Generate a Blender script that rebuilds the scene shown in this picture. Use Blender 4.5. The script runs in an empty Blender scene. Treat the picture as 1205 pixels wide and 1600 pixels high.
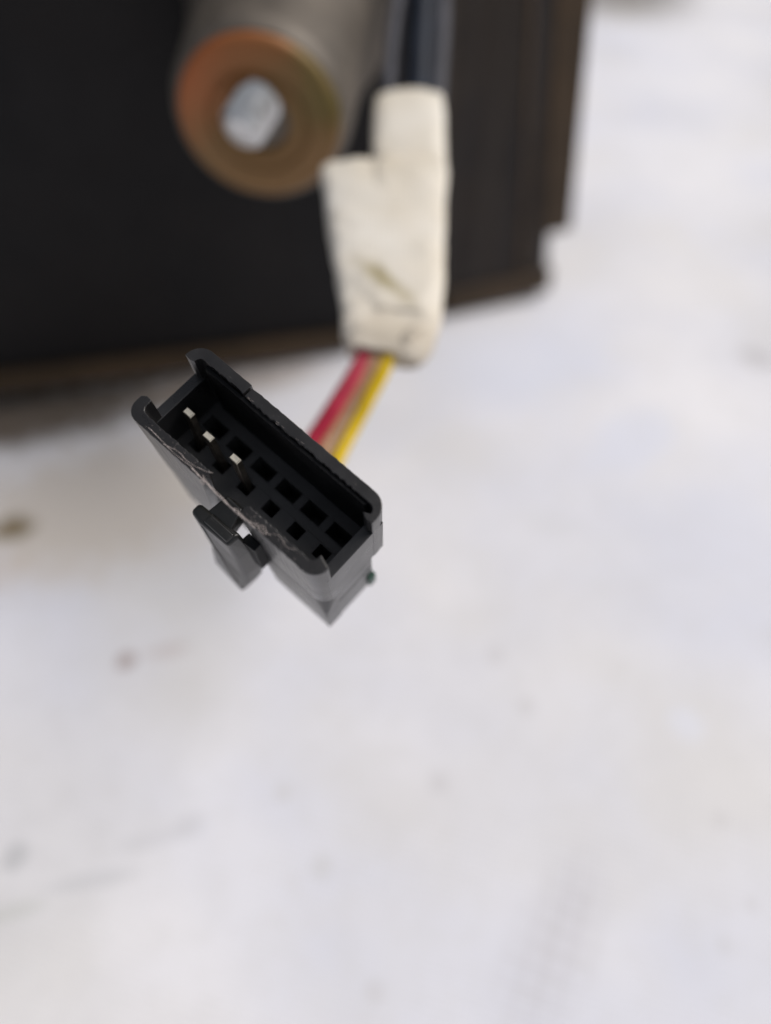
import bpy, bmesh, math, random
from mathutils import Vector, Matrix, noise
R = math.radians
rnd = random.Random(7)
MM = 0.001

scene = bpy.context.scene
col = scene.collection

# ------------------------------------------------------------------ camera
cam_data = bpy.data.cameras.new('camera')
cam = bpy.data.objects.new('camera', cam_data)
col.objects.link(cam)
cam.location = (0, 0, 0.120)
cam.rotation_euler = (R(40), 0, 0)          # looks 50 degrees down
cam_data.sensor_fit = 'HORIZONTAL'
cam_data.sensor_width = 36.0
cam_data.lens = 36.0 * 1208 / 1205
cam_data.clip_start = 0.002
cam_data.clip_end = 20.0
cam_data.dof.use_dof = True
cam_data.dof.focus_distance = 0.0605
cam_data.dof.aperture_fstop = 12.2          # lens opening of about 2.7 mm, as in a phone
scene.camera = cam

# ------------------------------------------------------------------ world, sun, exposure
SUN_EL, SUN_AZ = R(52), R(80)               # azimuth measured from +Y (north) towards +X
world = bpy.data.worlds.new('World')
scene.world = world
world.use_nodes = True
wn = world.node_tree
wn.nodes.clear()
sky = wn.nodes.new('ShaderNodeTexSky')
sky.sky_type = 'NISHITA'
sky.sun_disc = False
sky.sun_elevation = SUN_EL
sky.sun_rotation = SUN_AZ
sky.dust_density = 3.0
bg = wn.nodes.new('ShaderNodeBackground')
bg.inputs['Strength'].default_value = 0.085
wo = wn.nodes.new('ShaderNodeOutputWorld')
hs = wn.nodes.new('ShaderNodeHueSaturation')          # thin cloud greys the blue
hs.inputs['Saturation'].default_value = 0.35
wn.links.new(sky.outputs[0], hs.inputs['Color'])
wn.links.new(hs.outputs[0], bg.inputs[0])
wn.links.new(bg.outputs[0], wo.inputs[0])

sun_d = bpy.data.lights.new('sun', 'SUN')
sun_d.energy = 1.75
sun_d.angle = R(34)
sun_d.color = (1.0, 0.94, 0.88)
sun = bpy.data.objects.new('sun', sun_d)
col.objects.link(sun)
sd = Vector((math.sin(SUN_AZ) * math.cos(SUN_EL), math.cos(SUN_AZ) * math.cos(SUN_EL), math.sin(SUN_EL)))
sun.rotation_euler = sd.to_track_quat('Z', 'Y').to_euler()
sun.location = sd * 0.5

scene.view_settings.view_transform = 'Standard'
scene.view_settings.look = 'None'
scene.view_settings.exposure = 0.31
scene.view_settings.gamma = 1.0

# ------------------------------------------------------------------ node helpers
def new_mat(name):
    m = bpy.data.materials.new(name)
    m.use_nodes = True
    nt = m.node_tree
    nt.nodes.clear()
    out = nt.nodes.new('ShaderNodeOutputMaterial')
    b = nt.nodes.new('ShaderNodeBsdfPrincipled')
    nt.links.new(b.outputs[0], out.inputs[0])
    return m, nt, b

def setin(nt, sock, v):
    if isinstance(v, bpy.types.NodeSocket):
        nt.links.new(v, sock)
    elif isinstance(v, (tuple, list)) and len(v) == 3 and sock.type == 'RGBA':
        sock.default_value = (*v, 1)
    else:
        sock.default_value = v

def coord(nt, scale=(1, 1, 1), rot=(0, 0, 0), loc=(0, 0, 0)):
    t = nt.nodes.new('ShaderNodeTexCoord')
    m = nt.nodes.new('ShaderNodeMapping')
    m.inputs['Scale'].default_value = scale
    m.inputs['Rotation'].default_value = rot
    m.inputs['Location'].default_value = loc
    nt.links.new(t.outputs['Object'], m.inputs[0])
    return m.outputs[0]

def nz(nt, vec, scale, detail=4, rough=0.55, dist=0.0):
    n = nt.nodes.new('ShaderNodeTexNoise')
    nt.links.new(vec, n.inputs['Vector'])
    n.inputs['Scale'].default_value = scale
    n.inputs['Detail'].default_value = detail
    n.inputs['Roughness'].default_value = rough
    n.inputs['Distortion'].default_value = dist
    return n.outputs['Fac']

def rmp(nt, fac, a, b, ca=(0, 0, 0), cb=(1, 1, 1), interp='LINEAR'):
    r = nt.nodes.new('ShaderNodeValToRGB')
    r.color_ramp.interpolation = interp
    r.color_ramp.elements[0].position = a
    r.color_ramp.elements[1].position = b
    r.color_ramp.elements[0].color = (*ca, 1)
    r.color_ramp.elements[1].color = (*cb, 1)
    nt.links.new(fac, r.inputs[0])
    return r.outputs[0]

def mx(nt, fac, a, b, mode='MIX'):
    m = nt.nodes.new('ShaderNodeMix')
    m.data_type = 'RGBA'
    m.blend_type = mode
    setin(nt, m.inputs[0], fac)
    setin(nt, m.inputs[6], a)
    setin(nt, m.inputs[7], b)
    return m.outputs[2]

def mth(nt, op, a, b=0.0, clamp=False):
    m = nt.nodes.new('ShaderNodeMath')
    m.operation = op
    m.use_clamp = clamp
    setin(nt, m.inputs[0], a)
    setin(nt, m.inputs[1], b)
    return m.outputs[0]

def bump(nt, bsdf, h, strength, dist):
    n = nt.nodes.new('ShaderNodeBump')
    n.inputs['Strength'].default_value = strength
    n.inputs['Distance'].default_value = dist
    nt.links.new(h, n.inputs['Height'])
    nt.links.new(n.outputs[0], bsdf.inputs['Normal'])

# ------------------------------------------------------------------ materials
# 1. moulded black plastic of the connector: fine spark-erosion grain, dust specks, rubbed scratches
def plastic(name, base=(0.011, 0.011, 0.012), scuff=0.5, rough=0.42, dust=0.5, spec=0.5):
    m, nt, b = new_mat(name)
    v = coord(nt)
    big = nz(nt, v, 260, 4)
    fine = nz(nt, v, 5200, 3, 0.6)
    speck = rmp(nt, nz(nt, v, 3300, 2, 0.5), 0.70, 0.76)
    scr_v = coord(nt, scale=(1, 9, 3), rot=(0, 0, 0.5))
    scr = rmp(nt, nz(nt, scr_v, 900, 3, 0.6, 0.8), 0.66, 0.73)
    mask = rmp(nt, nz(nt, v, 420, 3), 0.48, 0.62)
    wear = mth(nt, 'MULTIPLY', mth(nt, 'MULTIPLY', scr, mask), scuff)
    c = mx(nt, rmp(nt, big, 0.35, 0.7), base, tuple(x * 1.5 + 0.006 for x in base))
    c = mx(nt, mth(nt, 'MULTIPLY', speck, 0.35 * dust), c, (0.22, 0.20, 0.18))
    c = mx(nt, wear, c, (0.19, 0.175, 0.165))
    setin(nt, b.inputs['Base Color'], c)
    rr = mth(nt, 'ADD', mth(nt, 'MULTIPLY', big, 0.22), rough - 0.11)
    setin(nt, b.inputs['Roughness'], rr)
    b.inputs['Specular IOR Level'].default_value = spec
    bump(nt, b, mth(nt, 'ADD', fine, mth(nt, 'MULTIPLY', scr, 0.8)), 0.35, 0.00003)
    return m

M_PLASTIC = plastic('black_plastic', rough=0.30)
M_RIM = plastic('scuffed_black_plastic', (0.012, 0.0115, 0.012), 0.45, 0.30, 0.8, 0.42)
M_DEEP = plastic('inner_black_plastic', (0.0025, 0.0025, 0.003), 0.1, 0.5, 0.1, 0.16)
M_DEEP2 = plastic('slot_frame_plastic', (0.030, 0.030, 0.031), 0.1, 0.5, 0.3, 0.4)
M_LATCH = plastic('latch_plastic', (0.010, 0.010, 0.0095), 0.35, 0.32, 0.5)

def simple(name, c, rough=0.5, metal=0.0, nscale=300, var=0.25, bumpd=0.00003):
    m, nt, b = new_mat(name)
    v = coord(nt)
    n = nz(nt, v, nscale, 5)
    setin(nt, b.inputs['Base Color'], mx(nt, rmp(nt, n, 0.3, 0.7), tuple(x * (1 - var) for x in c), tuple(min(1, x * (1 + var)) for x in c)))
    setin(nt, b.inputs['Roughness'], mth(nt, 'ADD', mth(nt, 'MULTIPLY', n, 0.2), rough - 0.1))
    b.inputs['Metallic'].default_value = metal
    bump(nt, b, nz(nt, v, nscale * 6, 3), 0.3, bumpd)
    return m

M_PIN = simple('tinned_pin_metal', (0.30, 0.26, 0.215), 0.36, 0.92, 900, 0.3)
M_TIP = simple('pin_tip_metal', (0.74, 0.69, 0.58), 0.40, 0.5, 2200, 0.15)
M_GREEN = simple('green_seal', (0.008, 0.045, 0.028), 0.5, 0, 500)
M_BURR = simple('plastic_burr', (0.38, 0.33, 0.31), 0.55, 0, 4000, 0.3)
M_RED = simple('red_insulation', (0.36, 0.020, 0.048), 0.38, 0, 300, 0.15)
M_YEL = simple('yellow_insulation', (0.56, 0.38, 0.004), 0.38, 0, 300, 0.12)
M_TAN = simple('tan_insulation', (0.36, 0.22, 0.13), 0.42, 0, 300, 0.2)
M_BRN = simple('brown_insulation', (0.12, 0.035, 0.022), 0.42, 0, 300, 0.2)
M_GRY = simple('grey_insulation', (0.065, 0.066, 0.078), 0.45, 0, 300, 0.2)
M_NAVY = simple('navy_insulation', (0.014, 0.019, 0.030), 0.45, 0, 300, 0.2)
for m_ in (M_RED, M_YEL, M_TAN, M_BRN, M_GRY, M_NAVY):
    m_.node_tree.nodes['Principled BSDF'].inputs['Specular IOR Level'].default_value = 0.22
M_ROD = simple('zinc_rod', (0.60, 0.60, 0.60), 0.30, 0.7, 500, 0.2, 0.0001)
M_BARREL = simple('dull_steel', (0.125, 0.107, 0.088), 0.55, 0.35, 120, 0.25, 0.0001)

# brass washer with rust-orange and olive tarnish patches
def washer_mat():
    m, nt, b = new_mat('tarnished_brass')
    v = coord(nt)
    n1 = nz(nt, v, 55, 3)
    n2 = nz(nt, coord(nt, loc=(0.3, 0.1, 0)), 90, 3)
    t = nt.nodes.new('ShaderNodeTexCoord')
    s = nt.nodes.new('ShaderNodeSeparateXYZ')
    nt.links.new(t.outputs['Object'], s.inputs[0])
    gx = mth(nt, 'ADD', mth(nt, 'MULTIPLY', s.outputs[0], 45.0), 0.5)
    gy = mth(nt, 'ADD', mth(nt, 'MULTIPLY', s.outputs[1], 48.0), 0.5)
    lft = mth(nt, 'MULTIPLY', mth(nt, 'SUBTRACT', gy, gx), 1.0)
    lft = mth(nt, 'ADD', lft, mth(nt, 'MULTIPLY', mth(nt, 'SUBTRACT', n1, 0.5), 0.9))
    c = mx(nt, rmp(nt, lft, 0.12, 0.85), (0.185, 0.098, 0.030), (0.37, 0.105, 0.028))
    ol = mth(nt, 'ADD', mth(nt, 'SUBTRACT', gx, 0.25), mth(nt, 'MULTIPLY', mth(nt, 'SUBTRACT', n2, 0.5), 1.2))
    ol = mth(nt, 'MULTIPLY', rmp(nt, ol, 0.35, 0.75), rmp(nt, gy, 0.25, 0.6))
    c = mx(nt, mth(nt, 'MULTIPLY', ol, 0.8), c, (0.125, 0.100, 0.024))
    setin(nt, b.inputs['Base Color'], c)
    b.inputs['Metallic'].default_value = 0.25
    setin(nt, b.inputs['Roughness'], mth(nt, 'ADD', mth(nt, 'MULTIPLY', n2, 0.3), 0.35))
    bump(nt, b, nz(nt, v, 700, 4), 0.3, 0.0001)
    return m
M_WASH = washer_mat()

# painted sheet of the control unit, dusty brown towards the rims (dust mask is geometry-free noise)
def case_mat(name, base, dustc, amount, rough=0.6):
    m, nt, b = new_mat(name)
    b.inputs['Specular IOR Level'].default_value = 0.22
    v = coord(nt)
    n = nz(nt, v, 26, 5, 0.6)
    n2 = nz(nt, v, 150, 5, 0.65)
    d = mth(nt, 'MULTIPLY', rmp(nt, n, 0.38, 0.68), amount)
    c = mx(nt, d, base, dustc)
    c = mx(nt, mth(nt, 'MULTIPLY', rmp(nt, n2, 0.5, 0.75), 0.3 * amount), c, dustc)
    setin(nt, b.inputs['Base Color'], c)
    setin(nt, b.inputs['Roughness'], mth(nt, 'ADD', mth(nt, 'MULTIPLY', n2, 0.3), rough - 0.15))
    bump(nt, b, n2, 0.3, 0.0002)
    return m
M_CASE = case_mat('black_painted_case', (0.0045, 0.0042, 0.005), (0.012, 0.0095, 0.009), 0.6)
def streak(m):                                   # long vertical reflections painted into the base colour
    nt = m.node_tree
    b = nt.nodes['Principled BSDF']
    src = b.inputs['Base Color'].links[0].from_socket
    f = rmp(nt, nz(nt, coord(nt, scale=(1, 1, 0.07)), 230, 4, 0.6), 0.40, 0.66)
    c = mx(nt, mth(nt, 'MULTIPLY', f, 0.75), src, (0.042, 0.034, 0.028))
    f2 = rmp(nt, nz(nt, coord(nt, scale=(1, 1, 0.09), loc=(0.5, 0, 0)), 150, 3, 0.5), 0.50, 0.70)
    setin(nt, b.inputs['Base Color'], mx(nt, mth(nt, 'MULTIPLY', f2, 0.6), c, (0.022, 0.027, 0.038)))
M_SIDE = case_mat('brown_black_side', (0.011, 0.0085, 0.0085), (0.035, 0.026, 0.019), 0.9)
M_LIP = case_mat('dusty_brown_lip', (0.040, 0.027, 0.016), (0.080, 0.052, 0.030), 1.0)

streak(M_SIDE)

# cream cloth tape
def tape_mat():
    m, nt, b = new_mat('cream_tape')
    v = coord(nt)
    n = nz(nt, v, 90, 4)
    c = mx(nt, rmp(nt, n, 0.3, 0.7), (0.66, 0.60, 0.50), (0.78, 0.745, 0.68))
    # diagonal olive grease mark near the lower end
    t = nt.nodes.new('ShaderNodeTexCoord')
    mp = nt.nodes.new('ShaderNodeMapping')
    mp.inputs['Location'].default_value = (-0.0005, -0.0860, -0.060)
    mp.vector_type = 'TEXTURE'
    mp.inputs['Location'].default_value = (0.0000, 0.0868, 0.0600)
    mp.inputs['Rotation'].default_value = (0, 0, R(-42))
    mp.inputs['Scale'].default_value = (0.0062, 0.0017, 0.02)
    nt.links.new(t.outputs['Object'], mp.inputs[0])
    ln = nt.nodes.new('ShaderNodeVectorMath')
    ln.operation = 'LENGTH'
    nt.links.new(mp.outputs[0], ln.inputs[0])
    d = mth(nt, 'ADD', ln.outputs['Value'], mth(nt, 'MULTIPLY', mth(nt, 'SUBTRACT', nz(nt, v, 500, 4), 0.5), 1.1))
    g = rmp(nt, d, 0.25, 1.1, (1, 1, 1), (0, 0, 0))
    c = mx(nt, mth(nt, 'MULTIPLY', g, 0.80), c, (0.30, 0.24, 0.09))
    sp = nt.nodes.new('ShaderNodeSeparateXYZ')
    nt.links.new(t.outputs['Object'], sp.inputs[0])
    low = mth(nt, 'ADD', mth(nt, 'MULTIPLY', mth(nt, 'SUBTRACT', 0.0845, sp.outputs[1]), 150.0), mth(nt, 'SUBTRACT', nz(nt, v, 420, 5), 0.5))
    c = mx(nt, mth(nt, 'MULTIPLY', rmp(nt, low, 0.1, 0.9), 0.45), c, (0.36, 0.30, 0.24))   # handled, grimy end
    yel = rmp(nt, nz(nt, coord(nt, loc=(0.2, 0, 0)), 60, 2), 0.42, 0.66)
    c = mx(nt, mth(nt, 'MULTIPLY', yel, 0.30), c, (0.60, 0.50, 0.33))
    setin(nt, b.inputs['Base Color'], c)
    b.inputs['Roughness'].default_value = 0.6
    w = nt.nodes.new('ShaderNodeTexWave')
    nt.links.new(coord(nt), w.inputs['Vector'])
    w.inputs['Scale'].default_value = 420
    bump(nt, b, mth(nt, 'ADD', nz(nt, v, 600, 4), mth(nt, 'MULTIPLY', w.outputs['Fac'], 0.2)), 0.4, 0.0002)
    return m
M_TAPE = tape_mat()

# white woven cloth: thread checks, cool and warm blotches, individual stains, shade painted in near the unit
STAINS_AND_SHADE = [  # x, y, rx, ry, rotation, colour, strength   (metres)
    (-.0755, .0988, .0052, .0046, 0.3, (0.15, 0.105, 0.035), 0.85),
    (-.0830, .0975, .0060, .0035, 0.0, (0.20, 0.14, 0.06), 0.80),
    (-.0464, .0684, .0024, .0026, 0.2, (0.24, 0.15, 0.13), 0.62),
    (-.0395, .0705, .0055, .0020, 0.3, (0.45, 0.36, 0.34), 0.35),
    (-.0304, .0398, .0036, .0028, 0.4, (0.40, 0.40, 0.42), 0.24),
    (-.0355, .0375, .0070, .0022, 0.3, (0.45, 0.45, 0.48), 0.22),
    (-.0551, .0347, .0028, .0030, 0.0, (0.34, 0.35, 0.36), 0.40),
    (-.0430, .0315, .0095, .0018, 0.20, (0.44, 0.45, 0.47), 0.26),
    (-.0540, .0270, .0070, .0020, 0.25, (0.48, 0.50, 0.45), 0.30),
    (.0086, .0465, .0024, .0027, 0.0, (0.50, 0.48, 0.49), 0.32),
    (.0926, .1532, .0070, .0045, -0.6, (0.36, 0.34, 0.35), 0.42),
    (.1010, .1480, .0050, .0065, -0.4, (0.38, 0.36, 0.36), 0.38),
    (-.0163, .0451, .0021, .0024, 0.0, (0.52, 0.50, 0.47), 0.28),
    (-.0096, .0338, .0024, .0026, 0.0, (0.50, 0.49, 0.46), 0.28),
    (.0195, .0690, .0024, .0026, 0.0, (0.52, 0.50, 0.50), 0.28),
    (.0239, .0592, .0022, .0024, 0.0, (0.50, 0.48, 0.48), 0.30),
    (.0480, .0233, .0016, .0018, 0.0, (0.55, 0.54, 0.55), 0.28),
    (.0536, .0286, .0014, .0016, 0.0, (0.55, 0.53, 0.54), 0.28),
    (-.0015, .0176, .0020, .0021, 0.0, (0.52, 0.50, 0.50), 0.28),
    (.0520, .0405, .0016, .0020, 0.0, (0.52, 0.50, 0.51), 0.25),
    (.0700, .0730, .0024, .0026, 0.0, (0.55, 0.53, 0.53), 0.25),
    (.1090, .4250, .0480, .0500, 0.0, (0.14, 0.12, 0.09), 0.75),  # broad dark brown patch, far back on the right
    (-.0600, .1050, .0420, .0260, 0.25, (0.58, 0.53, 0.475), 0.85),  # warm shade left of the unit, painted into the cloth colour
    (-.0900, .0800, .0260, .0130, 0.5, (0.58, 0.51, 0.46), 0.80),  # painted shade, further out to the left
    (-.0280, .1150, .0250, .0120, 0.2, (0.66, 0.62, 0.56), 0.60),  # painted shade, fading towards the middle
    (.0300, .1500, .0330, .0240, 0.3, (0.62, 0.66, 0.79), 0.42),
    (.0550, .1230, .0200, .0100, 0.8, (0.62, 0.66, 0.80), 0.40),
    (.0500, .0560, .0040, .0045, 0.5, (0.74, 0.77, 0.88), 0.40),
    (.0330, .0980, .0080, .0040, -0.3, (0.62, 0.62, 0.64), 0.30),
    (-.0850, .1330, .0620, .0150, 0.20, (0.10, 0.072, 0.045), 0.93),  # soft shadow under the unit's left edge, painted as brown
    (-.0350, .1440, .0300, .0080, 0.20, (0.30, 0.24, 0.19), 0.60),  # same painted shadow, continued to the right
]
def cloth_mat():
    m, nt, b = new_mat('white_woven_cloth')
    v = coord(nt)
    n1 = nz(nt, v, 17, 3, 0.5)
    n2 = nz(nt, coord(nt, loc=(0.4, 0.2, 0)), 26, 3, 0.5)
    n3 = nz(nt, v, 260, 5, 0.6)
    c = mx(nt, rmp(nt, n1, 0.35, 0.65), (0.67, 0.68, 0.75), (0.80, 0.79, 0.81))
    c = mx(nt, mth(nt, 'MULTIPLY', rmp(nt, n2, 0.48, 0.68), 0.55), c, (0.67, 0.655, 0.64))
    c = mx(nt, mth(nt, 'MULTIPLY', rmp(nt, n3, 0.45, 0.75), 0.25), c, (0.60, 0.59, 0.59))
    t = nt.nodes.new('ShaderNodeTexCoord')
    for (x, y, rx, ry, rot, sc, st) in sorted(STAINS_AND_SHADE, key=lambda q: -q[2]):   # broad blotches and painted shade first, small stains on top
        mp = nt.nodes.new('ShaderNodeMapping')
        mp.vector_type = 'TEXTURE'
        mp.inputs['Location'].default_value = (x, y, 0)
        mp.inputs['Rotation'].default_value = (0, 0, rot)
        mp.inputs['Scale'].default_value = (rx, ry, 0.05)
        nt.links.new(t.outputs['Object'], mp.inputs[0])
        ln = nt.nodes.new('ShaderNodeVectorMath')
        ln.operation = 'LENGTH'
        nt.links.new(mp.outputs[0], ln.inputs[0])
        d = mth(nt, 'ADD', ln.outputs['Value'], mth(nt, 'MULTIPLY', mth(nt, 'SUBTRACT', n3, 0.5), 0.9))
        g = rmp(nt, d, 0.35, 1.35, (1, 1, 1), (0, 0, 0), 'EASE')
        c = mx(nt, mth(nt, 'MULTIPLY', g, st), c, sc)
    # threads, about 1 mm apart, in two directions
    hs = []
    for a in (R(16), R(106)):
        w = nt.nodes.new('ShaderNodeTexWave')
        w.wave_type = 'BANDS'
        w.bands_direction = 'X'
        w.wave_profile = 'SIN'
        nt.links.new(coord(nt, rot=(0, 0, a)), w.inputs['Vector'])
        w.inputs['Scale'].default_value = 310
        w.inputs['Distortion'].default_value = 0.6
        w.inputs['Detail'].default_value = 2
        w.inputs['Detail Scale'].default_value = 0.4
        hs.append(w.outputs['Fac'])
    wv = mth(nt, 'MULTIPLY', hs[0], hs[1])
    # a worn patch where the threads show dirt between them
    mp = nt.nodes.new('ShaderNodeMapping')
    mp.vector_type = 'TEXTURE'
    mp.inputs['Location'].default_value = (.0255, .026, 0)
    mp.inputs['Rotation'].default_value = (0, 0, 1.0)
    mp.inputs['Scale'].default_value = (0.017, 0.007, 0.05)
    nt.links.new(t.outputs['Object'], mp.inputs[0])
    ln = nt.nodes.new('ShaderNodeVectorMath')
    ln.operation = 'LENGTH'
    nt.links.new(mp.outputs[0], ln.inputs[0])
    patch = rmp(nt, mth(nt, 'ADD', ln.outputs['Value'], mth(nt, 'MULTIPLY', mth(nt, 'SUBTRACT', n2, 0.5), 1.2)), 0.2, 1.4, (1, 1, 1), (0.12, 0.12, 0.12))
    cs_ = []
    for a in (R(24), R(114)):                 # coarser ribs pressed into the patch, about 3 mm apart
        w = nt.nodes.new('ShaderNodeTexWave')
        nt.links.new(coord(nt, rot=(0, 0, a)), w.inputs['Vector'])
        w.inputs['Scale'].default_value = 105
        w.inputs['Distortion'].default_value = 0.8
        cs_.append(w.outputs['Fac'])
    rib = rmp(nt, mth(nt, 'MULTIPLY', cs_[0], cs_[1]), 0.0, 0.5, (1, 1, 1), (0, 0, 0))
    c = mx(nt, mth(nt, 'MULTIPLY', mth(nt, 'MULTIPLY', rib, mth(nt, 'SUBTRACT', patch, 0.12, True)), 0.17), c, (0.36, 0.33, 0.34))
    gap = rmp(nt, wv, 0.0, 0.35, (1, 1, 1), (0, 0, 0))
    c = mx(nt, mth(nt, 'MULTIPLY', mth(nt, 'MULTIPLY', gap, patch), 0.30), c, (0.34, 0.31, 0.31))
    setin(nt, b.inputs['Base Color'], c)
    b.inputs['Roughness'].default_value = 0.9
    b.inputs['Specular IOR Level'].default_value = 0.2
    bump(nt, b, mth(nt, 'ADD', wv, mth(nt, 'MULTIPLY', n3, 0.6)), 0.25, 0.0002)
    return m
M_CLOTH = cloth_mat()

# ------------------------------------------------------------------ object helpers
def obj(name, bm, mats, parent=None, smooth=False, bevel=0.0, segs=2, loc=None):
    bmesh.ops.recalc_face_normals(bm, faces=bm.faces)
    me = bpy.data.meshes.new(name)
    bm.to_mesh(me)
    bm.free()
    for m in (mats if isinstance(mats, (list, tuple)) else [mats]):
        me.materials.append(m)
    o = bpy.data.objects.new(name, me)
    col.objects.link(o)
    if parent:
        o.parent = parent
    if loc:
        o.location = loc
    if smooth:
        for p in me.polygons:
            p.use_smooth = True
    if bevel > 0:
        b = o.modifiers.new('bevel', 'BEVEL')
        b.width = bevel
        b.segments = segs
        b.limit_method = 'ANGLE'
        b.angle_limit = R(35)
    return o

def thing(name, label, cat, loc=(0, 0, 0)):
    o = bpy.data.objects.new(name, None)
    o.empty_display_size = 0.01
    col.objects.link(o)
    o.location = loc
    o['label'] = label
    o['category'] = cat
    return o

def prism(bm, pts, z0, z1, s=MM, move=None, mat=0):
    """extrude a 2-D outline (mm) from z0 down to z1"""
    n = len(pts)
    a = [bm.verts.new((x * s, y * s, z0 * s)) for x, y in pts]
    q = [(move(x, y) if move else (x, y)) for x, y in pts]
    b = [bm.verts.new((x * s, y * s, z1 * s)) for x, y in q]
    fs = [bm.faces.new(a), bm.faces.new(b[::-1])]
    for i in range(n):
        j = (i + 1) % n
        fs.append(bm.faces.new((a[i], b[i], b[j], a[j])))
    for f in fs:
        f.material_index = mat
    return a, b

def hexa(bm, v8, s=MM):
    """box from eight corners: four on top, four below in the same order"""
    v = [bm.verts.new((x * s, y * s, z * s)) for x, y, z in v8]
    for f in ((0, 1, 2, 3), (7, 6, 5, 4), (0, 4, 5, 1), (1, 5, 6, 2), (2, 6, 7, 3), (3, 7, 4, 0)):
        bm.faces.new([v[i] for i in f])
    return v

def box(bm, x0, x1, y0, y1, z0, z1, s=MM):
    return hexa(bm, [(x0, y0, z1), (x1, y0, z1), (x1, y1, z1), (x0, y1, z1), (x0, y0, z0), (x1, y0, z0), (x1, y1, z0), (x0, y1, z0)], s)

def loft(bm, secs):
    rings = [[bm.verts.new((x * MM, y * MM, z * MM)) for x, y, z in s] for s in secs]
    n = len(rings[0])
    for r0, r1 in zip(rings, rings[1:]):
        for k in range(n):
            bm.faces.new((r0[k], r0[(k + 1) % n], r1[(k + 1) % n], r1[k]))
    bm.faces.new(rings[0]); bm.faces.new(rings[-1][::-1])

def tube(bm, pts, r, seg=12, s=MM, caps=True, squash=1.0):
    pts = [Vector(p) for p in pts]
    rings = []
    up = Vector((0.13, 0.2, 1)).normalized()
    for i, p in enumerate(pts):
        d = (pts[min(i + 1, len(pts) - 1)] - pts[max(i - 1, 0)]).normalized()
        a = d.cross(up).normalized()
        b = a.cross(d).normalized()
        rr = r[i] if isinstance(r, (list, tuple)) else r
        rings.append([bm.verts.new((p + a * math.cos(t) * rr + b * math.sin(t) * rr * squash) * s)
                      for t in [2 * math.pi * k / seg for k in range(seg)]])
    for q0, q1 in zip(rings, rings[1:]):
        for k in range(seg):
            bm.faces.new((q0[k], q0[(k + 1) % seg], q1[(k + 1) % seg], q1[k]))
    if caps:
        bm.faces.new(rings[0][::-1])
        bm.faces.new(rings[-1])

def spline(cp, n=10):
    """Catmull-Rom through control points"""
    cp = [Vector(c) for c in cp]
    P = [cp[0] * 2 - cp[1]] + cp + [cp[-1] * 2 - cp[-2]]
    out = []
    for i in range(1, len(P) - 2):
        for k in range(n):
            t = k / n
            a, b, c, d = P[i - 1], P[i], P[i + 1], P[i + 2]
            out.append(0.5 * ((2 * b) + (c - a) * t + (2 * a - 5 * b + 4 * c - d) * t * t + (3 * b - a - 3 * c + d) * t ** 3))
    out.append(cp[-1])
    return out

def arc(cx, cy, r, a0, a1, n=6):
    return [(cx + r * math.cos(R(a0 + (a1 - a0) * k / n)), cy + r * math.sin(R(a0 + (a1 - a0) * k / n))) for k in range(n + 1)]

# ------------------------------------------------------------------ cloth on the ground
bm = bmesh.new()
N = 150
X0, X1, Y0, Y1 = -0.75, 0.75, -0.45, 1.05
grid = []
for j in range(N + 1):
    row = []
    for i in range(N + 1):
        x = X0 + (X1 - X0) * i / N
        y = Y0 + (Y1 - Y0) * j / N
        z = 0.0045 * noise.noise(Vector((x * 7 + y * 9, y * 4 - x * 3, 7.1))) + 0.0024 * noise.noise(Vector((x * 11, y * 11, 0.3))) + 0.0009 * noise.noise(Vector((x * 34, y * 34, 4.3)))
        row.append(bm.verts.new((x, y, z - 0.002)))
    grid.append(row)
for j in range(N):
    for i in range(N):
        bm.faces.new((grid[j][i], grid[j][i + 1], grid[j + 1][i + 1], grid[j + 1][i]))
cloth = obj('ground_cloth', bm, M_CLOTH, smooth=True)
cloth['kind'] = 'structure'

# ------------------------------------------------------------------ control unit behind
unit = thing('control_unit', 'large black metal case with brass-ringed round boss, standing on the cloth', 'metal case')
def plan(pts):
    return [(x, y) for x, y in pts]
bm = bmesh.new()   # front face block: left end to the corner behind the tape
prism(bm, [(-190, 118.6), (4, 156.2), (-8, 215), (-202, 178)], 118, 1.2)
obj('front_panel', bm, M_CASE, unit, bevel=0.0018, segs=4)
bm = bmesh.new()
prism(bm, [(4.3, 157.2), (13.4, 166.4), (30.6, 173.2), (22, 218), (-7.5, 214)], 117, 0.8, move=lambda x, y: (x + 12.1, y + 4.0) if x > 20 else (x, y))
obj('side_panel', bm, M_SIDE, unit, bevel=0.001, segs=3)
bm = bmesh.new()   # dusty lip along the bottom of the front
prism(bm, [(-190, 114.4), (-8, 151.6), (-8, 154.0), (-190, 118.4)], 5.5, 0.6)
obj('bottom_lip', bm, M_LIP, unit, bevel=0.0006, segs=3)
bm = bmesh.new()   # lip along the bottom of the side
prism(bm, [(14.5, 165.6), (43.6, 176.6), (42.7, 179.8), (14.0, 168.6)], 7.0, 0.4)
obj('bottom_lip', bm, M_LIP, unit, bevel=0.0008, segs=3)
bm = bmesh.new()   # flange that stops a little above the lip
prism(bm, [(28.0, 172.0), (36.0, 175.0), (35.2, 177.2), (27.4, 174.6)], 117.5, 17.2, move=lambda x, y: (x + 10.6, y + 3.0))
obj('edge_flange', bm, M_LIP, unit, bevel=0.0008, segs=3)
bm = bmesh.new()   # raised rib that runs up the side beside the flange
tube(bm, [(34.6, 174.1, 8), (30.2, 172.9, 50), (23.2, 170.6, 116)], 0.9, 10)
obj('side_rib', bm, M_LIP, unit, smooth=True)

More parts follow.
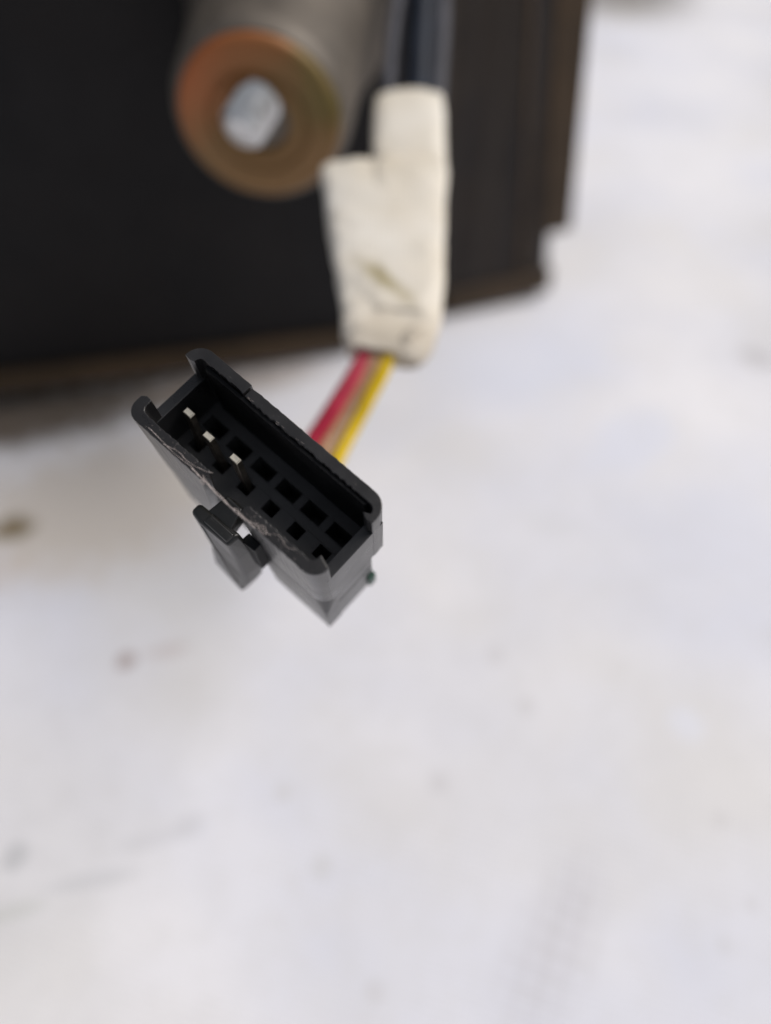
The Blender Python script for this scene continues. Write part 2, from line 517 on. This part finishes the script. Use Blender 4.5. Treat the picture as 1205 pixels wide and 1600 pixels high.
# spindle boss: barrel, tarnished washer, threaded rod
FACE = Vector((-18.3, 116.0, 70.5))
BASE = Vector((-16.2, 153.5, 73.5))
axis = (FACE - BASE).normalized()
q = axis.to_track_quat('Z', 'Y')
def lathe(bm, prof, seg=56):
    rings = []
    for (r, z) in prof:
        rings.append([bm.verts.new((r * MM * math.cos(2 * math.pi * k / seg), r * MM * math.sin(2 * math.pi * k / seg), z * MM)) for k in range(seg)])
    for a, b in zip(rings, rings[1:]):
        for k in range(seg):
            bm.faces.new((a[k], a[(k + 1) % seg], b[(k + 1) % seg], b[k]))
    bm.faces.new(rings[0]); bm.faces.new(rings[-1])
def axial(name, prof, mat, parent, off=(0, 0), tilt=None, z=0):
    bm = bmesh.new()
    lathe(bm, prof)
    o = obj(name, bm, mat, parent, smooth=True)
    loc = FACE + q @ Vector((off[0], off[1], z))
    o.location = loc * MM
    o.rotation_mode = 'QUATERNION'
    o.rotation_quaternion = q if tilt is None else tilt
    m = o.modifiers.new('edge', 'EDGE_SPLIT'); m.split_angle = R(40)
    return o
Lb = (FACE - BASE).length
axial('barrel', [(17.5, -Lb - 3), (17.0, -Lb + 6), (15.2, -Lb + 12), (13.9, -14), (13.3, -3.0), (12.9, -1.3), (12.2, -0.4), (10.8, -0.2)], M_BARREL, unit)
w = axial('washer', [(11.9, -1.2), (11.9, -0.1), (11.4, 0.55), (10.8, 0.8), (7.6, 0.75), (7.3, 0.35), (6.9, 0.35), (6.6, 0.72), (4.9, 0.7), (4.3, 0.2), (4.2, -0.7)], M_WASH, unit)
# threaded rod, leaning a little out of the bore
rod_dir = (axis + Vector((-0.30, 0.0, -0.16))).normalized()
prof = [(3.0, -3)]
zz = 0.0
while zz < 6.0:
    prof += [(2.65, zz), (3.25, zz + 0.45), (2.65, zz + 0.9)]
    zz += 0.95
prof += [(2.5, 7.0), (2.0, 7.4)]
axial('threaded_rod', prof, M_ROD, unit, off=(0.5, 2.9), tilt=rod_dir.to_track_quat('Z', 'Y'))

# ------------------------------------------------------------------ plug connector
cn = thing('plug_connector', 'black plastic plug with latch lever, its open mouth showing three metal pins', 'electrical connector')
RW = Matrix(((0.74698, 0.66484, 0.00341), (-0.61377, 0.69156, -0.38082), (-0.25554, 0.28238, 0.92464)))
TW = Vector((-19.859, 43.627, 79.96))
m4 = RW.to_4x4()
m4.translation = TW * MM
cn.matrix_world = m4
cn.rotation_mode = 'QUATERNION'
cn.rotation_quaternion = RW.to_quaternion()
cn.location = TW * MM

W, TH = 8.0, 0.92
def jag(x0, x1, y, amp, step=0.22, seed=1):
    """a slightly torn edge from x0 to x1"""
    g = random.Random(seed)
    n = max(2, int(abs(x1 - x0) / step))
    return [(x0 + (x1 - x0) * k / n, y + (g.random() - 0.5) * amp) for k in range(n + 1)]

# upper long wall, left piece (proud) with its hook end
ro, ri = 1.45, 0.55
bm = bmesh.new()
outer = arc(ro, W - ro, ro, 180, 90, 8)                      # (0,W-ro) -> (ro,W)
inner = arc(ro + .05, W - TH - ri, ri, 90, 180, 5)
pts = [(0.0, 6.42)] + outer + jag(2.2, 5.6, W, 0.03, 0.3, 3) + [(5.72, W), (5.70, W - TH - .05)] + jag(5.4, 2.2, W - TH, 0.10, 0.2, 5) + inner + [(ro + .05 - ri, 6.50), (0.55, 6.36)]
prism(bm, pts, 0, -9.9)
obj('upper_wall', bm, M_RIM, cn, bevel=0.00007)
# upper long wall, right piece with a torn inner edge
bm = bmesh.new()
outer = arc(20 - ro, W - ro - .05, ro, 90, 0, 8)
inner = arc(20 - ro + .3, W - TH - ri - .1, ri, 0, 90, 5)
pts = [(5.80, W - .12)] + jag(6.4, 17.8, W - .05, 0.05, 0.35, 8) + outer + [(20, 5.98), (19.45, 5.86), (18.85, 6.16)] + inner + jag(17.6, 6.2, W - TH - .08, 0.16, 0.24, 9) + [(5.80, W - TH - .05)]
prism(bm, pts, -0.22, -9.9)
obj('upper_wall', bm, M_RIM, cn, bevel=0.00007)
# inner ledge under the torn lip of the upper wall
bm = bmesh.new()
prism(bm, [(1.6, W - TH - .02), (18.7, W - TH - .14)] + jag(18.5, 1.8, W - TH - .42, 0.03, 0.8, 12), -0.55, -7.7)
obj('inner_ledge', bm, M_DEEP, cn, bevel=0.00005)

# lower long wall, left piece: its free edge slants back below the slot
bm = bmesh.new()
outer = arc(ro - .25, ro - .25, ro - .25, 180, 270, 8)
inner = arc(1.45, TH + .55, .5, 270, 180, 5)
pts = [(0.0, 1.75)] + outer + jag(1.6, 8.2, 0.0, 0.05, 0.3, 14) + [(8.35, 0.05), (8.5, TH - .1)] + jag(8.2, 1.8, TH, 0.10, 0.2, 15) + inner + [(0.92, 2.0), (0.35, 2.02)]
prism(bm, pts, 0, -9.9, move=lambda x, y: (x if x < 3 else x - (x - 3) / 5.4 * 1.9, y))
obj('lower_wall', bm, M_RIM, cn, bevel=0.00007)
# lower long wall, right piece with raised inner ledge and hook
bm = bmesh.new()
outer = arc(20 - 1.35, 1.35, 1.35, 270, 350, 8)
inner = arc(18.35, TH + .5, .5, 0, -90, 5)
pts = jag(12.3, 18.4, 0.0, 0.05, 0.3, 16) + outer + [(19.95, 1.36), (19.35, 1.55), (18.87, 1.72)] + inner + jag(18.0, 12.5, TH, 0.12, 0.2, 17) + [(12.25, TH - .25)]
prism(bm, pts, 0, -9.9)
obj('lower_wall', bm, M_RIM, cn, bevel=0.00007)

# short end walls, recessed three millimetres
for (x0, x1, nm) in ((0.06, 1.0, 'end_wall'), (19.0, 19.97, 'end_wall')):
    bm = bmesh.new()
    box(bm, x0, x1, 0.9, 7.2, -9.85, -3.0)
    obj(nm, bm, M_PLASTIC, cn, bevel=0.00007)

# floor with two rows of terminal slots
xs_u = [2.6 + 2.9 * i for i in range(6)]
xc = sorted(set([0.95, 19.05] + [round(v, 3) for x in xs_u for v in (x - 1.08, x + 1.08)]))
def floor_cells(bm, xcuts, ycuts, holes, ztop, zbot):
    cache = {}
    def V(x, y, z):
        k = (round(x, 4), round(y, 4), z)
        if k not in cache:
            cache[k] = bm.verts.new((x * MM, y * MM, z * MM))
        return cache[k]
    def solid(i, j):
        return 0 <= i < len(xcuts) - 1 and 0 <= j < len(ycuts) - 1 and not holes(xcuts[i], xcuts[i + 1], ycuts[j], ycuts[j + 1])
    for i in range(len(xcuts) - 1):
        for j in range(len(ycuts) - 1):
            x0, x1, y0, y1 = xcuts[i], xcuts[i + 1], ycuts[j], ycuts[j + 1]
            z = ztop if solid(i, j) else zbot
            bm.faces.new((V(x0, y0, z), V(x1, y0, z), V(x1, y1, z), V(x0, y1, z)))
            if solid(i, j):
                if not solid(i - 1, j): bm.faces.new((V(x0, y0, z), V(x0, y1, z), V(x0, y1, zbot), V(x0, y0, zbot)))
                if not solid(i + 1, j): bm.faces.new((V(x1, y0, z), V(x1, y1, z), V(x1, y1, zbot), V(x1, y0, zbot)))
                if not solid(i, j - 1): bm.faces.new((V(x0, y0, z), V(x1, y0, z), V(x1, y0, zbot), V(x0, y0, zbot)))
                if not solid(i, j + 1): bm.faces.new((V(x0, y1, z), V(x1, y1, z), V(x1, y1, zbot), V(x0, y1, zbot)))
bm = bmesh.new()
xall = sorted(set(xc + [round(v, 3) for x in xs_u for v in (x - 0.68, x + 0.62)]))
def is_hole(x0, x1, y0, y1):
    mx_, my_ = (x0 + x1) / 2, (y0 + y1) / 2
    for x in xs_u:
        if x - 1.08 < mx_ < x + 1.08 and 4.38 < my_ < 5.62: return True
        if x - 0.68 < mx_ < x + 0.62 and 2.30 < my_ < 3.45: return True
    return False
floor_cells(bm, xall, [0.85, 2.30, 3.45, 4.38, 5.62, 7.2], is_hole, -7.6, -12.5)
obj('terminal_floor', bm, M_DEEP2, cn)
# raised frame round the slots
for i in range(7):
    x = 2.6 + 2.9 * i - 1.45
    x0, x1 = max(x - 0.42, 1.02), min(x + 0.42, 18.98)
    bm = bmesh.new()
    box(bm, max(x0, x - 0.35), min(x1, x + 0.35), 3.62, 5.62, -7.7, -7.56)
    obj('divider_rib', bm, M_DEEP2, cn, bevel=0.00008)
bm = bmesh.new()
box(bm, 1.03, 18.97, 3.52, 4.36, -7.7, -7.55)
obj('long_rib', bm, M_DEEP2, cn, bevel=0.00008)

# rear body with the channel behind the lever
bm = bmesh.new()
box(bm, 0.12, 19.98, 1.35, 5.7, -18.0, -12.51)
box(bm, 0.13, 19.95, 5.64, 5.74, -12.5, -9.86)
prism(bm, [(0.04, 1.4)] + arc(1.24, 1.24, 1.2, 180, 270, 7) + [(6.35, .04), (6.35, 1.4)], -9.87, -18, move=lambda x, y: (x if x < 3 else x - 1.9, y - .05))
def corner_sec(xl, y0, xr, r, z):
    return [(x, y, z) for x, y in [(xl, 1.4), (xl, y0)] + arc(xr - r, y0 + r, r, 270, 360, 6) + [(xr, 1.4)]]
loft(bm, [corner_sec(12.35, .03, 19.97, 1.3, -9.87), corner_sec(12.4, -.08, 20.0, 1.0, -10.8), corner_sec(12.6, -.18, 20.02, .4, -12.2),
          corner_sec(12.8, -.25, 20.03, .12, -13.5), corner_sec(13.2, -.32, 20.05, .1, -18)])
box(bm, 0.13, 0.9, 1.3, 5.7, -12.5, -9.86)
box(bm, 19.1, 19.955, 1.3, 5.7, -12.5, -9.86)
obj('rear_body', bm, M_PLASTIC, cn, bevel=0.00008)
bm = bmesh.new()
box(bm, 13.0, 20.3, 5.0, 5.85, -17.8, -15.0)
obj('green_seal', bm, M_GREEN, cn, bevel=0.0001)

# terminal pins
TIPS = [((2.0, 3.73, -3.5), (2.75, 2.95)), ((4.66, 3.33, -3.5), (5.6, 2.95)), ((7.62, 3.40, -3.5), (8.5, 2.95))]
for (tx, ty, tz), (bx, by) in TIPS:
    bm = bmesh.new()
    a, b = 0.45, 0.27
    z1 = -12.0
    hexa(bm, [(tx - a, ty - b, tz), (tx + a, ty - b, tz), (tx + a, ty + b, tz), (tx - a, ty + b, tz),
              (bx - a, by - b, z1), (bx + a, by - b, z1), (bx + a, by + b, z1), (bx - a, by + b, z1)])
    pn = obj('terminal_pin', bm, M_PIN, cn, bevel=0.00007)
    bm = bmesh.new()
    hexa(bm, [(tx - a * .8, ty - b * .8, tz + .14), (tx + a * .8, ty - b * .8, tz + .14), (tx + a * .8, ty + b * .8, tz + .14), (tx - a * .8, ty + b * .8, tz + .14),
              (tx - a, ty - b, tz + .01), (tx + a, ty - b, tz + .01), (tx + a, ty + b, tz + .01), (tx - a, ty + b, tz + .01)])
    obj('pin_tip', bm, M_TIP, pn)

# latch lever: broad plate, its nose bridges into the slot
bm = bmesh.new()
loft(bm, [
    [(7.45, -1.90, -5.0), (8.5, -2.08, -5.0), (11.75, -1.97, -5.0), (11.85, -0.62, -5.0), (9.6, -0.75, -5.0), (7.45, -0.90, -5.0)],
    [(7.7, -2.08, -8.5), (9.4, -2.50, -8.5), (12.05, -2.12, -8.5), (12.35, -0.50, -8.5), (9.8, -0.75, -8.5), (7.7, -0.95, -8.5)],
    [(8.5, -2.50, -12.6), (10.6, -2.98, -12.6), (12.3, -2.45, -12.6), (12.65, -0.50, -12.6), (9.9, -0.85, -12.6), (8.4, -1.1, -12.6)],
    [(9.3, -2.80, -15.0), (11.3, -3.18, -15.0), (12.35, -2.70, -15.0), (12.55, -0.80, -15.0), (10.2, -1.1, -15.0), (9.2, -1.4, -15.0)],
    [(10.0, -2.95, -16.4), (11.7, -3.25, -16.4), (12.1, -2.90, -16.4), (12.2, -1.7, -16.4), (10.9, -1.8, -16.4), (10.0, -1.9, -16.4)]])
lv = obj('latch_lever', bm, M_LATCH, cn, bevel=0.00034, segs=4)
bm = bmesh.new()
hexa(bm, [(8.6, -2.16, -5.6), (8.95, -2.20, -5.6), (8.95, -1.9, -5.6), (8.6, -1.9, -5.6), (11.25, -3.24, -15.2), (11.55, -3.24, -15.2), (11.55, -2.9, -15.2), (11.25, -2.9, -15.2)])
obj('side_rail', bm, M_LATCH, lv, bevel=0.00008)
bm = bmesh.new()
hexa(bm, [(9.0, -1.75, -4.78), (11.45, -1.75, -4.78), (11.5, -1.0, -4.78), (9.0, -1.0, -4.78), (8.9, -1.85, -5.1), (11.55, -1.85, -5.1), (11.6, -.9, -5.1), (8.9, -.9, -5.1)])
obj('nose_step', bm, M_LATCH, lv, bevel=0.0001)
bm = bmesh.new()
hexa(bm, [(8.45, -1.0, -5.06), (11.1, -0.95, -5.06), (10.6, 0.98, -4.7), (8.85, 0.98, -4.7),
          (8.3, -1.0, -8.2), (10.5, -0.95, -8.2), (10.1, 1.5, -8.2), (8.3, 1.5, -8.2)])
obj('lever_bridge', bm, M_LATCH, lv, bevel=0.0002, segs=3)
bm = bmesh.new()
hexa(bm, [(8.0, -2.5, -12.8), (12.0, -2.6, -13.6), (12.1, -1.8, -13.6), (8.0, -1.7, -12.8),
          (7.9, -3.1, -17.0), (11.9, -3.45, -17.0), (12.1, -2.1, -17.0), (7.9, -1.9, -17.0)])
obj('thumb_grip', bm, M_PLASTIC, lv, bevel=0.0003, segs=3)
bm = bmesh.new()
hexa(bm, [(11.75, -0.85, -6.3), (13.2, -0.75, -6.3), (13.2, .05, -6.3), (11.8, .05, -6.3),
          (11.6, -1.0, -11.6), (13.3, -1.0, -11.6), (13.3, .5, -11.6), (11.6, .5, -11.6)])
obj('lever_stop', bm, M_DEEP, lv, bevel=0.0001)
# root of the lever on the body, deep behind
bm = bmesh.new()
box(bm, 9.9, 11.3, -1.4, 1.4, -15.4, -13.6)
obj('lever_root', bm, M_LATCH, lv, bevel=0.0003, segs=3)

# thin torn strands bridging the slot, and loose whiskers along the rim
def strand(path, r, seed, jit=0.035):
    g = random.Random(seed)
    p = spline(path, 9)
    p = [v + Vector(((g.random() - .5), (g.random() - .5), (g.random() - .5))) * jit for v in p]
    bm = bmesh.new()
    tube(bm, p, [r * (0.35 + 0.6 * g.random()) for _ in p], 6)
    obj('burr', bm, M_BURR, cn)
strand([(7.2, 0.15, .02), (8.4, 0.10, .02), (9.3, 0.02, .0), (10.6, -.05, -.05), (11.8, -.02, .02), (12.9, .02, .03), (14.0, -.02, .03)], 0.055, 1)
strand([(8.3, 0.15, .0), (9.5, 0.12, -.1), (10.7, 0.05, -.1), (11.9, -.1, -.05), (13.1, -.05, .04)], 0.04, 2)
strand([(11.0, -.08, -.1), (12.0, -.10, -.1), (12.8, -.02, .04), (13.6, .15, .05), (13.9, .4, .05)], 0.045, 3)
strand([(2.4, .3, .03), (3.8, .22, .04), (5.4, .12, .05), (7.0, .22, .03), (8.3, .12, .02)], 0.035, 4)
strand([(4.2, .1, .03), (5.5, .42, .04), (6.6, .35, .04), (8.0, .65, .02), (8.6, .95, -.05)], 0.03, 5)
strand([(13.8, .1, .04), (14.3, .5, .05), (14.9, .25, .05), (14.5, .05, .06), (14.1, .25, .06), (15.2, .35, .05)], 0.035, 6)
strand([(15.2, .55, .03), (15.8, .75, .04), (16.6, .5, .03), (17.3, .75, .04)], 0.025, 7)
strand([(8.2, .35, .02), (8.6, .1, .06), (8.3, -.1, .02), (8.8, -.15, .03), (8.5, .2, .08), (9.2, .05, .0)], 0.036, 41)
strand([(11.6, -.1, .02), (12.0, .15, .06), (12.4, -.1, .04), (12.2, .1, .08), (12.9, .05, .03)], 0.034, 42)
g = random.Random(31)
for k in range(30):
    x = 12.6 + g.random() * 5.2 if k % 3 else 2.2 + g.random() * 5.6
    y = .08 + g.random() * .75
    a = g.random() * 6.3
    l = .05 + g.random() * .12
    strand([(x, y, .02), (x + l * .5 * math.cos(a), y + l * .5 * math.sin(a), .05), (x + l * math.cos(a), y + l * math.sin(a), .02)], 0.011, 50 + k, 0.02)
for k in range(9):
    x = 5.0 + g.random() * 9.0
    y = W - TH + (g.random() - .5) * .22
    strand([(x, y, -.2), (x + .12, y - .03, -.17), (x + .25, y + .02, -.22)], 0.012, 90 + k, 0.02)

# ------------------------------------------------------------------ wiring loom with taped sleeve
lm = thing('wire_loom', 'red, tan and yellow wires in a cream tape sleeve behind the black plug', 'wires')
def wire(name, cp, r, mat):
    bm = bmesh.new()
    tube(bm, spline(cp, 10), r, 14)
    return obj(name, bm, mat, lm, smooth=True)
wire('red_wire', [(-11.5, 46.0, 63.5), (-12.6, 53.0, 54.5), (-10.4, 64.5, 52.4), (-6.2, 71.0, 55.6), (-2.9, 77.0, 57.8), (-1.6, 83, 59)], 1.08, M_RED)
wire('brown_wire', [(-10.6, 46.0, 63.0), (-10.8, 54.0, 53.5), (-8.9, 65.5, 51.2), (-5.4, 72.5, 54.2), (-2.2, 77.0, 57.0), (-1.0, 83, 58.5)], 0.7, M_BRN)
wire('tan_wire', [(-9.2, 47.0, 62.5), (-9.4, 55.0, 54.0), (-7.6, 66.0, 52.4), (-4.4, 72.5, 55.0), (-1.3, 77.2, 57.7), (-.4, 83, 59)], 0.98, M_TAN)
wire('yellow_wire', [(-8.0, 48.0, 62.0), (-7.6, 57.0, 54.0), (-5.3, 66.0, 53.0), (-2.0, 72.5, 55.6), (.4, 77.4, 58.0), (.6, 83, 59)], 0.88, M_YEL)

def sleeve(name, st, seed, mat, wrinkle=0.35, flat=0.42, seg=44, p=2.6):
    """st: (centre xyz, half width) along the sleeve; flattened rounded section"""
    bm = bmesh.new()
    rings = []
    cs = spline([s[0] for s in st], 10)
    hw = [v.x for v in spline([(s[1], 0, 0) for s in st], 10)]
    for i, c in enumerate(cs):
        ring = []
        d = (cs[min(i + 1, len(cs) - 1)] - cs[max(i - 1, 0)]).normalized()
        a = Vector((1, 0, 0)); a = (a - d * a.dot(d)).normalized()
        b = a.cross(d).normalized()
        for k in range(seg):
            t = 2 * math.pi * k / seg
            cx, sy = math.cos(t), math.sin(t)
            x = math.copysign(abs(cx) ** (2 / p), cx)
            y = math.copysign(abs(sy) ** (2 / p), sy)
            pt = c + a * x * hw[i] + b * y * min(hw[i] * flat, 2.8)
            nn = noise.noise(pt * 0.42 + Vector((seed, 0, 0))) * wrinkle + noise.noise(pt * 1.1 + Vector((0, seed, 0))) * wrinkle * .45
            pt = pt + (a * x + b * y) * nn
            ring.append(bm.verts.new(pt * MM))
        rings.append(ring)
    for r0, r1 in zip(rings, rings[1:]):
        for k in range(seg):
            bm.faces.new((r0[k], r0[(k + 1) % seg], r1[(k + 1) % seg], r1[k]))
    # end caps sunk a little, so that the tape reads as a wrapped layer
    for ring, cc in ((rings[0], cs[0] + (cs[1] - cs[0]).normalized() * .8), (rings[-1], cs[-1] - (cs[-1] - cs[-2]).normalized() * .8)):
        for v in ring:
            v.co += (cs[1] - cs[0]).normalized() * (0.9 * noise.noise(v.co / MM * 0.55 + Vector((seed, 3, 1)))) * MM
        cv = [bm.verts.new((v.co / MM * .86 + cc * .14) * MM) for v in ring]
        for k in range(seg):
            bm.faces.new((ring[k], ring[(k + 1) % seg], cv[(k + 1) % seg], cv[k]))
        bm.faces.new(cv)
    return obj(name, bm, mat, lm, smooth=True)
# centre points in mm
sleeve('tape_sleeve', [((-0.4, 77.2, 58.2), 4.5), ((0.3, 80.0, 58.8), 5.9), ((0.9, 85.5, 60.0), 6.6), ((0.4, 93.2, 62.5), 7.5), ((0.0, 101.0, 64.9), 8.2), ((-0.1, 107.4, 66.8), 8.95)], 3.1, M_TAPE, 0.28, 0.34, p=4.2)
sleeve('tape_layer', [((1.6, 82.8, 60.0), 4.6), ((2.1, 88.5, 61.6), 5.3), ((2.6, 96.0, 63.9), 5.4), ((2.9, 102.0, 66.2), 5.45), ((3.1, 106.6, 68.0), 5.5)], 12.7, M_TAPE, 0.22, 0.36, p=3.6)
sleeve('upper_tape', [((3.4, 106.2, 66.9), 5.2), ((3.4, 112.0, 68.9), 5.25), ((3.45, 117.0, 70.8), 5.2), ((3.4, 119.8, 71.8), 4.9)], 8.3, M_TAPE, 0.16, 0.36, p=3.4)
bm = bmesh.new()
tube(bm, spline([(4.9, 81.0, 60.6), (3.9, 79.5, 60.9), (2.6, 78.2, 60.3), (4.3, 77.7, 59.0), (5.3, 79.0, 58.9)], 8), 0.75, 8, squash=0.5)
obj('frayed_end', bm, M_TAPE, lm, smooth=True)
wire('grey_wire', [(1.0, 116, 70.2), (0.4, 122.0, 72.6), (1.4, 134, 78), (3.6, 146, 84), (5.0, 156, 90)], 1.05, M_GRY)
wire('grey_wire', [(7.4, 116, 70.2), (7.7, 122.0, 72.6), (8.6, 134, 78), (8.8, 146, 84), (8.8, 157, 90)], 1.25, M_GRY)
wire('navy_wire', [(4.6, 116, 70.0), (4.9, 122.0, 71.9), (5.6, 134, 77.3), (6.4, 146, 83), (6.8, 157, 90)], 2.2, M_NAVY)
